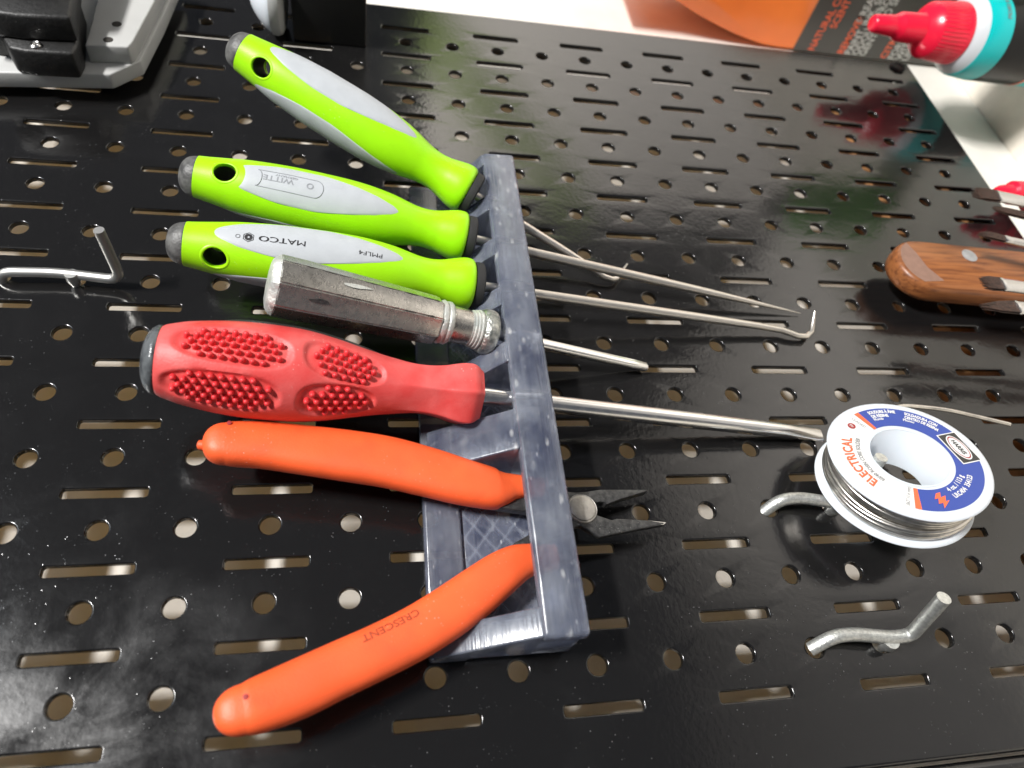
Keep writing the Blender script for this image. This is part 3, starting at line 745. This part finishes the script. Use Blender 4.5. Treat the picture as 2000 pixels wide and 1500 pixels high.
# ------------------------------------------------------------------ hooks
def hook(label, path, rad, foot, mat, fil, wob=0):
    t = thing('peg_hook', label, 'hook', foot, 'metal hooks on the pegboard')
    P = fillet(path, fil, 7)
    V, Fc = tube(P, rad, 18); link('rod', V, Fc, mat, t, 60)
    V, Fc = lathe(F((foot[0], foot[1], .22), (foot[0] + .02, foot[1] - .02, -.3)), [(0, rad*1.25), (.12, rad*1.35), (.2, rad*.95), (.5, rad*.9)], 18); link('prong', V, Fc, mat, t, 60)
    return t
hook('thin bright empty hook near the green handles, its arm leaning up', [(-1.98, 3.86, -.25), (-1.96, 3.90, .17), (-1.2, 3.925, .165), (-.33, 3.825, .16), (-.40, 3.90, 1.1)], .072, (-1.0, 3.87, 0), MT['nickel'], .22)
hook('thick galvanised empty hook below the spool of solder', [(8.93, -1.99, -.02), (9.2, -1.89, .19), (9.5, -1.885, .2), (10.05, -1.965, .2), (10.30, -1.96, .24), (10.30, -1.71, 1.06)], .090, (10.0, -2.0, 0), MT['zinc'], .26)
hook('galvanised hook that carries the spool of solder', [(8.90, -.04, -.06), (9.08, .05, .18), (9.4, .07, .2), (9.95, -.03, .2), (10.20, .0, .24), (10.255, .26, 1.08)], .088, (9.95, -.06, 0), MT['zinc'], .2)

# ------------------------------------------------------------------ spool of solder
SR = 1.1
SC = Vector((10.686, .254, 1.099)); SN = Vector((-.133, .262, 1)).normalized()
fs = F(SC, SC - SN, up=(1, 0, 0))          # x runs from the printed face down into the spool; z = e1
sp = thing('solder_spool', 'white spool of solder wire with a blue and white printed label', 'solder spool', tuple(fs.v(.67)))
def sflange(x0, x1): return lathe(fs, [(x0, .475*SR), (x0 + .012, .45*SR + .06), (x0, .56*SR), (x0, .955*SR), (x0 + .02, .99*SR), (x0 + .045, SR), (x1 - .02, .99*SR), (x1, .96*SR), (x1, .475*SR)], 96, False, False)
V, Fc = sflange(0, .085); link('flange', V, Fc, MT['white_pl'], sp, 40)
V, Fc = sflange(.585, .67); link('flange', V, Fc, MT['white_pl'], sp, 40)
V, Fc = lathe(fs, [(.003, .50*SR), (.0, .49*SR), (.012, .475*SR), (.58, .425*SR), (.668, .42*SR), (.67, .50*SR)], 72, False, False); link('hub', V, Fc, MT['white_pl'], sp, 50)
def polar(r, deg, lift):   # r in spool radii, deg as seen facing the label
    a = math.radians(deg); q = fs.Z*math.cos(a) + SN.cross(fs.Z)*math.sin(a); return W(*(SC + q*r*SR + SN*lift))
def sector(r0, r1, d0, d1, lift, n=48):
    V = [polar(r, d0 + (d1-d0)*k/n, lift) for k in range(n+1) for r in (r0, r1)]
    return V, [(2*k, 2*k+1, 2*k+3, 2*k+2) for k in range(n)]
link('label', *sector(.545, .875, 110, 246, .003), MT['label_w'], sp, None)
link('label', *sector(.545, .875, -114, 110, .003, 80), MT['label_b'], sp, None)
link('label_stripe', *sector(.545, .875, 107.5, 112.5, .006, 6), MT['label_o'], sp, None)
link('label_stripe', *sector(.545, .875, -116.5, -111.5, .006, 6), MT['label_o'], sp, None)
def arc_text(name, s, size, r, deg, mat, sx=1.0, bold=.0, inward=False, spacing=1.0, slant=0, lift=.009):
    pts, fc, w_ = text2d(s, size, bold, sx, spacing)
    V = []
    for x, y in pts:
        if inward:
            rr = r - y/SR; d = deg + math.degrees((x + slant*y)/(r*SR))
        else:
            rr = r + y/SR; d = deg - math.degrees((x + slant*y)/(r*SR))
        V.append(polar(rr, d, lift))
    return link(name, V, fc, mat, sp, None)
def flat_text(name, s, size, r, deg, rot, mat, sx=1.0, bold=0.0, lift=.009):
    """straight text centred at polar (r,deg); rot = direction of reading"""
    pts, fc, w_ = text2d(s, size, bold, sx); e1, e2 = fs.Z, SN.cross(fs.Z)
    a, q = math.radians(deg), math.radians(rot); c = SC + (e1*math.cos(a) + e2*math.sin(a))*r*SR + SN*lift
    ux, uy = e1*math.cos(q) + e2*math.sin(q), -e1*math.sin(q) + e2*math.cos(q)
    return link(name, [W(*(c + ux*x + uy*(y - size*.35))) for x, y in pts], fc, mat, sp, None)
arc_text('lettering', 'ELECTRICAL', .19, .705, 177, MT['label_o'], .74, .007, spacing=1.1, slant=-.15)
arc_text('lettering', '60/40 ROSIN CORE SOLDER', .082, .605, 177, MT['label_g'], .80, .002)
arc_text('lettering', 'SOUDURE À ÂME', .080, .785, 86, MT['label_w'], .66, .004)
arc_text('lettering', 'DE RÉSINE', .080, .712, 90, MT['label_w'], .70, .004)
arc_text('lettering', 'Plomb', .066, .66, 94, MT['label_w'], .9, .002)
arc_text('lettering', 'SOLDADURA CON', .080, .785, 49, MT['label_w'], .66, .004)
arc_text('lettering', 'CENTRO DE RESINA', .080, .712, 47, MT['label_w'], .64, .004)
arc_text('lettering', 'Plomo', .066, .66, 60, MT['label_w'], .9, .002)
flat_text('lettering', 'LEADED', .066, .735, 118.5, 118.5 - 180, MT['label_g'], .95)
flat_text('lettering', '.062" (1.6 mm)', .075, .705, -122, -122 + 180, MT['label_g'], .8)
arc_text('lettering', '4 oz. / 113 g', .095, .63, -57, MT['label_w'], .9, .003, inward=True)
arc_text('lettering', 'LRC404  354123', .095, .73, -55, MT['label_w'], .88, .003, inward=True)
def disc(r, deg, rad, mat, lift, n=24, ry=None, rot=0, r_in=0, name='emblem'):
    e1, e2 = fs.Z, SN.cross(fs.Z); a, q = math.radians(deg), math.radians(rot); c = SC + (e1*math.cos(a) + e2*math.sin(a))*r*SR + SN*lift
    ux, uy = e1*math.cos(q) + e2*math.sin(q), -e1*math.sin(q) + e2*math.cos(q); ry = ry or rad
    if r_in:
        V = [W(*(c + ux*rad*k_*math.cos(2*math.pi*k/n) + uy*ry*k_*math.sin(2*math.pi*k/n))) for k in range(n) for k_ in (1, r_in)]
        return link(name, V, [(2*k, 2*((k+1) % n), 2*((k+1) % n)+1, 2*k+1) for k in range(n)], mat, sp, None)
    return link(name, [W(*(c + ux*rad*math.cos(2*math.pi*k/n) + uy*ry*math.sin(2*math.pi*k/n))) for k in range(n)], [tuple(range(n))], mat, sp, None)
disc(.77, 128, .058, MT['label_r'], .008); flat_text('lettering', 'Pb', .06, .77, 128, -55, MT['label_w'], 1, 0, .012)
def quad(r, deg, hx, hy, rot, mat, lift, name='emblem'):
    e1, e2 = fs.Z, SN.cross(fs.Z); a, q = math.radians(deg), math.radians(rot); c = SC + (e1*math.cos(a) + e2*math.sin(a))*r*SR + SN*lift
    ux, uy = e1*math.cos(q) + e2*math.sin(q), -e1*math.sin(q) + e2*math.cos(q)
    return link(name, [W(*(c + ux*x + uy*y)) for x, y in ((-hx, -hy), (hx, -hy), (hx, hy), (-hx, hy))], [(0, 1, 2, 3)], mat, sp, None)
quad(.725, 4, .285, .155, -84, MT['label_w'], .007); quad(.725, 4, .268, .138, -84, MT['label_k'], .010)
disc(.725, 4, .235, MT['label_w'], .013, 32, .115, -84); disc(.725, 4, .215, MT['label_r'], .016, 32, .098, -84, .90)
flat_text('lettering', 'HARRIS', .088, .725, 4, -84, MT['label_k'], .95, .003, .019)
e1, e2 = fs.Z, SN.cross(fs.Z)
bl = [(-.02, .10), (.05, .11), (.01, .03), (.09, .05), (.04, -.04), (.10, -.03), (-.05, -.15), (-.01, -.06), (-.08, -.07), (-.03, .02), (-.09, .01)]
q = math.radians(-35); c = SC + (e1*math.cos(math.radians(-90)) + e2*math.sin(math.radians(-90)))*.70*SR + SN*.009
ux, uy = e1*math.cos(q) + e2*math.sin(q), -e1*math.sin(q) + e2*math.cos(q)
q2 = math.radians(35)
link('lightning_bolt', [W(*(c + ux*(x*math.cos(q2)*1.0 - y*math.sin(q2)) + uy*(x*math.sin(q2) + y*math.cos(q2)))) for x, y in bl], [tuple(range(len(bl)))], MT['label_o'], sp, None)
# wire windings: a helix with slack turns over a full core
V0 = lathe(fs, [(.09, .865*SR), (.58, .865*SR)], 64, False, False)
pts = []; turns = 7; N_ = 64
jit = [random.uniform(-.012, .012) for _ in range(turns + 2)]; ph = [random.uniform(0, 6.28) for _ in range(turns + 2)]; rj = [random.uniform(.0, .05) for _ in range(turns + 2)]
for k in range(turns*N_ + 1):
    t_ = k/N_; i = int(min(t_, turns - 1e-6)); a = 2*math.pi*t_; u = t_ - i
    jt = jit[i]*(1-u) + jit[i+1]*u; rr = rj[i]*(1-u) + rj[i+1]*u; pp = ph[i]*(1-u) + ph[i+1]*u
    x = .135 + .40*t_/turns + .034*math.sin(a + pp) + jt*1.3
    r = (.865 + .025)*SR + rr*(.35 + .65*math.sin(a*.5 + pp)**2)*1.0
    pts.append(fs.v(x, r*math.sin(a), r*math.cos(a)))
V1 = tube(pts, .040, 8)
V, Fc = join(V0, V1); link('wire_coil', V, Fc, MT['solder'], sp, 60)
tail = smooth_tab([(10.95, 1.20, .82), (11.288, 1.285, .78), (11.642, 1.282, .75), (12.079, 1.226, .75), (12.531, 1.140, .72), (13.155, .990, .70)], 6)
V, Fc = tube(tail, .034, 10); link('wire_tail', V, Fc, MT['solder'], sp, 60)

# ------------------------------------------------------------------ wooden handle
wh = thing('knife', 'wooden knife handle with a grey rivet and worn rounded end', 'knife', (17, 4.1, .5))
fw = F((12.66, 4.42, .74), (17.2, 4.14, .74))
def handle_poly(g=0):
    out = []
    for k in range(13):
        a = math.pi/2 + math.pi*k/12
        out.append((.62 + (.62 - g)*math.cos(a), (.61 - g)*math.sin(a)))
    return out + [(4.6, -.63 + g), (4.6, .63 - g)]
def slab(z0, z1, g0, g1):
    P0, P1 = handle_poly(g0), handle_poly(g1); n = len(P0)
    V = [fw.w(x, y, z0) for x, y in P0] + [fw.w(x, y, z1) for x, y in P1]
    return V, [tuple(range(n))[::-1], tuple(range(n, 2*n))] + [(i, (i+1) % n, n + (i+1) % n, n + i) for i in range(n)]
rows = []
for z, g in ((-.42, .08), (-.38, .02), (-.30, 0), (-.12, 0), (-.05, .02), (0, .07)):
    rows.append([fw.w(x, y, z) for x, y in handle_poly(g)])
V, Fc = rings(rows); sc_ = link('scale', V, Fc, MT['wood'], wh, 50)
worn = []
for k in range(13):
    a = math.pi/2 + math.pi*k/12; worn.append((.62 + .53*math.cos(a), .555*math.sin(a)))
worn = [p for p in worn if p[0] < .46] + [(.78, -.42), (.56, -.12), (.47, .22)]
link('worn_end', [fw.w(x, y, .0035) for x, y in worn], [tuple(range(len(worn)))], MT['worn_wood'], wh, None)
V, Fc = lathe(F(fw.v(1.62, .30, -.05), fw.v(1.62, .30, 1), up=(1, 0, 0)), [(0, .155), (.06, .15), (.07, .1), (.072, .01)], 28); link('rivet', V, Fc, MT['rivet'], wh, 40)
link('blade', *plate([tuple(fw.v(x, y, -.2)) for x, y in ((4.6, -.5), (4.6, .5), (7.6, .5), (7.2, -.2))], .03, 0), MT['steel'], wh, None)

# ------------------------------------------------------------------ brushes standing in front of the board
def brush(label, p0, p1, p2, w0, w1, thick, slant=0, rag=.02):
    """bristle tip p0, ferrule start p1, ferrule runs on to p2 then a handle"""
    t = thing('paint_brush', label, 'paint brush', tuple(Vector(p2)), 'brush tips at the right edge')
    f = F(p0, p1); L = f.L; rows = []
    seg = 24; parts = []
    nb = 13
    for i in range(nb):
        for k in range(2):
            y = (-1 + 2*(i + .5)/nb); z = (k - .5)*thick*.9
            l0 = slant*y + random.uniform(-rag, rag) + .05*y*y
            pts = [f.v(L + .05, y*w1*.92, z), f.v(L*.5, y*(w0 + w1)*.5, z), f.v(l0, y*w0 + random.uniform(-.01, .01), z*.6)]
            parts.append(tube(pts, [w1/nb*1.15, w1/nb*1.25, w1/nb*.35], 6))
    V, Fc = join(*parts); link('bristles', V, Fc, MT['bristle'], t, 60)
    g = F(p1, p2); rows = []
    for x, s, tt in ((0, 1.0, 1.1), (.03, 1.08, 1.3), (.06, 1.0, 1.25), (g.L*.5, .9, 1.6), (g.L, .72, 2.2)):
        rows.append([g.w(x, w1*s*math.cos(2*math.pi*j/seg), thick*tt*math.sin(2*math.pi*j/seg)) for j in range(seg)])
    V, Fc = rings(rows); link('ferrule', V, Fc, MT['ferrule'], t, 50)
    e = g.v(g.L + 3.2)
    V, Fc = tube([g.v(g.L - .02), g.v(g.L + .8), e], [w1*.6, w1*.75, w1*.3], 16); link('handle', V, Fc, MT['wood'], t, 60)
n_ = 1.3
brush('wide flat brush tip above the others, beside a red cap', (14.50, 5.73, n_), (15.02, 5.68, n_), (16.3, 5.42, n_), .15, .155, .05, .06, .05)
brush('rounded brown brush tip second from the top at the right edge', (14.74, 5.33, n_), (15.36, 5.18, n_), (16.5, 4.98, n_), .06, .10, .05, .0, .03)
brush('narrow angled brush tip above the wooden knife handle', (14.05, 4.64, n_), (14.52, 4.52, n_), (15.9, 4.18, n_), .075, .082, .045, .10, .02)
brush('square brush tip crossing the wooden knife handle', (13.44, 3.43, n_), (13.83, 3.41, n_), (15.2, 3.23, n_), .135, .145, .05, .0, .02)
brush('ragged dark brush tip lowest of the brushes, under the knife handle', (13.20, 2.90, n_), (13.84, 2.90, n_), (15.2, 2.80, n_), .06, .14, .05, .0, .10)

# ------------------------------------------------------------------ bottle with red nozzle cap
def bottle(name, label, f, parts, grp):
    t = thing(name, label, 'bottle', tuple(f.v(f.L)), grp)
    for nm, prof, mat, fn in parts:
        V, Fc = lathe(f, prof, 264 if fn else 96, fn=fn); link(nm, V, Fc, mat, t, 35)
    return t
GB = 'bottles on the bench beside the board'
fb = F((14.90, 11.66, 1.21), (BENCH, 11.66, 1.21))
rib_fn = lambda x, r, a: r - (.024*(math.sin(a*44) > .1) if 1.52 < x < 2.16 else 0)
tb = bottle('glue_bottle', 'bottle with ribbed red nozzle cap and teal band near the board corner', fb, [
    ('nozzle_cap', [(0, .02), (0, .12), (.03, .175), (.08, .20), (.5, .235), (.62, .245), (.70, .30), (.76, .325), (1.25, .345), (1.30, .36), (1.36, .46), (1.44, .56), (1.49, .60), (1.52, .625), (1.9, .665), (2.16, .685), (2.20, .70), (2.27, .70), (2.28, .5)], MT['bottle_red'], rib_fn),
    ('shoulder', [(2.2, .45), (2.24, .62), (2.32, .74), (2.42, .84), (2.52, .90)], MT['bottle_white'], None),
    ('band', [(2.50, .90), (2.58, .935), (3.02, .985), (3.05, .985)], MT['teal'], None),
    ('body', [(3.05, .988), (3.1, .99), (5.79, .99), (5.79, .5)], MT['black_label'], None),
    ('lower_band', [(4.35, .994), (4.42, .995), (5.6, .995)], MT['teal'], None),
    ('red_stripe', [(4.28, .996), (4.35, .996)], MT['label_o'], None)], GB)
pts, fc, w_ = text2d('ONE DROPS', .15, .002, .8)
V = []
for x, y in pts:
    a = -math.radians(18) - x/.97; V.append(fb.rt(2.90 - (y - .05), .985 + .004, a))
link('lettering', V, fc, MT['label_g'], tb, None)
fb2 = F((16.30, 6.80, .5), (BENCH, 6.80, .5))
bottle('glue_bottle', 'second red nozzle cap showing beside the wide brush tip', fb2, [
    ('nozzle_cap', [(0, .02), (.02, .10), (.1, .14), (.35, .18), (.40, .25), (.9, .27), (1.0, .42), (1.9, .45), (1.92, .3)], MT['bottle_red'], None),
    ('body', [(1.9, .4), (2.1, .55), (4.40, .56), (4.40, .3)], MT['bottle_white'], None)], GB)

# ------------------------------------------------------------------ big orange bottle with dark label
JB = 14.7
jg = thing('soap_bottle', 'large orange bottle with a charcoal printed label behind the board corner', 'bottle', (BENCH, JB + 1.5, .1), GB)
def jug(poly, b0, b1, r):
    """(a,n) outline extruded along b with rounded rims"""
    c = Vector((sum(p[0] for p in poly)/len(poly), sum(p[1] for p in poly)/len(poly)))
    rows = []
    for b, g in ((b0, r), (b0 + r*.3, r*.3), (b0 + r, 0), (b1 - r, 0), (b1, r)):
        row = []
        for a, n in poly:
            d = (Vector((a, n)) - c); L = d.length; d = d*(L - g)/L; row.append(W(c[0] + d[0], b, c[1] + d[1]))
        rows.append(row)
    return rings(rows)
up = smooth_tab([(16.3, -1.32), (14.9, -1.32), (14.2, -1.27), (13.4, -1.10), (12.7, -.90), (12.0, -.66), (11.3, -.38), (10.6, -.15), (9.4, -.08), (9.4, .55), (10.6, .60), (11.3, .80), (12.0, 1.05), (12.7, 1.25), (13.4, 1.40), (14.2, 1.50), (16.3, 1.50)], 3)
V, Fc = jug(up, JB, JB + 3, .05); link('body', V, Fc, MT['jug_orange'], jg, 40)
LA = 15.3
V, Fc = jug([(LA, -1.33), (LA, 1.51), (BENCH - .02, 1.51), (BENCH - .02, -1.33)], JB - .03, JB + 3, .03); link('label', V, Fc, MT['jug_label'], jg, 40)
def jug_text(s, size, a, n0, mat, sx=.8):
    pts, fc, w_ = text2d(s, size, .006, sx)
    return link('lettering', [W(a + .28 - y, JB - .036, n0 - .27 + x + w_/2) for x, y in pts], fc, mat, jg, None)
for s, a, n0, m_ in (('NATURAL CITRUS', 15.66, -1.0, 'label_o'), ('SCENT', 15.95, -.3, 'label_o'), ('REMOVES', 16.62, -1.0, 'label_o'), ('GREASE, OIL, TAR', 16.62, -.05, 'white_print'),
                     ('PAINT, INK, SOIL AND', 16.86, -1.0, 'white_print'), ('ODOURS FROM HANDS', 17.10, -1.0, 'white_print'), ('GENTLE TO SKIN', 17.34, -1.0, 'white_print'), ('CITRUS OIL', 18.05, -1.0, 'label_o'), ('FORMULA', 18.32, -1.0, 'white_print'), ('WITH PUMICE', 18.56, -1.0, 'white_print'), ('USE DAILY', 18.8, -1.0, 'white_print')):
    jug_text(s, .30, a, n0, MT[m_], .9)
# green lidded tub at the picture corner
fg2 = F((19.2, 13.6, 2.0), (BENCH, 13.6, 2.0))
gt = thing('lidded_tub', 'bright green lid at the top right corner behind the bottles', 'tub', (BENCH, 13.6, 2.0))
V, Fc = lathe(fg2, [(0, .02), (0, .62), (.05, .70), (.35, .72), (.36, .4)], 48); link('lid', V, Fc, MT['green_pl'], gt, 40)
V, Fc = lathe(fg2, [(.34, .6), (.36, .66), (1.1, .66), (1.1, .1)], 48); link('pot', V, Fc, MT['bottle_white'], gt, 40)

# ------------------------------------------------------------------ bracket, black box and white cup along the top of the picture
bk = thing('plastic_bracket', 'pale grey plastic bracket with a black housing screwed on, top left of the board', 'bracket', (-1.5, 9, .2))
bevel(link('base', *prism([(-3.6, 7.93), (-1.19, 8.22), (-.775, 8.70), (-.62, 10.0), (-.50, 11.5), (-3.6, 11.5)], .18, .47), MT['bracket'], bk), .03)
bevel(link('raised_plate', *prism([(-1.55, 8.50), (-.88, 8.57), (-.83, 8.75), (-.68, 10.0), (-.56, 11.4), (-1.66, 11.4)], .472, .80), MT['bracket'], bk), .03)
for q in ((-1.168, 9.211), (-1.22, 8.72)):
    V, Fc = lathe(F((q[0], q[1], .795), (q[0], q[1], 1.8), up=(1, 0, 0)), [(0, .085), (.009, .08), (.01, .01)], 20); link('bolt_hole', V, Fc, MT['groove'], bk, None)
bevel(link('housing', *prism([(-3.2, 8.5), (-2.78, 8.44), (-2.55, 8.03), (-2.30, 7.98), (-1.60, 8.02), (-1.58, 8.3), (-1.80, 9.6), (-3.2, 9.6)], .472, .95), MT['housing'], bk), .05)
bevel(link('housing_body', *box(-3.2, -1.78, 8.78, 10.8, 1.402, 1.95), MT['housing'], bk), .12, 4)
bevel(link('housing_top', *prism([(-3.2, 8.30), (-2.34, 8.24), (-1.56, 8.32), (-1.74, 9.6), (-3.2, 9.6)], .952, 1.40), MT['housing'], bk), .06)
V, Fc = lathe(F((-2.16, 8.13, .94), (-2.16, 8.13, 2), up=(1, 0, 0)), [(0, .09), (.04, .09), (.06, .065), (.05, .045), (.02, .04), (.02, .005)], 22); link('screw', V, Fc, MT['chrome'], bk, 40)
bx = link('black_box', *box(1.72, 3.17, 10.50, 13.5, .004, 2.2), MT['box'], None, None, origin=(2.4, 11.5, 0)); bevel(bx, .05)
bx['label'] = 'plain matt black box standing off the board at the top edge'; bx['category'] = 'box'
wc = thing('white_cap', 'white rounded cap end beside the black box at the top edge', 'cap', (1.5, 10.8, .75))
fc_ = F((1.58, 10.82, .75), (-1.2, 10.95, .75))
V, Fc = lathe(fc_, [(0, .02), (0, .60), (.04, .70), (.12, .74), (.22, .73)], 48); link('rim', V, Fc, MT['bracket'], wc, 40)
V, Fc = lathe(fc_, smooth_tab([(.21, .70), (.30, .66), (.45, .52), (.60, .30), (.68, .05)], 5), 48); link('dome', V, Fc, MT['white_pl'], wc, 40)

fgb = F((16.6, 13.6, 6.1), (BENCH, 13.6, 6.1))
bottle('green_bottle', 'green bottle on the bench, seen as a green reflection in the pegboard', fgb, [
    ('cap', [(0, .02), (0, .34), (.05, .38), (.55, .38), (.56, .3)], MT['black_label'], None),
    ('body', [(.55, .32), (.75, .40), (1.1, .82), (1.3, .92), (4.05, .92), (4.09, .85), (4.09, .1)], MT['green_pl'], None)], GB)
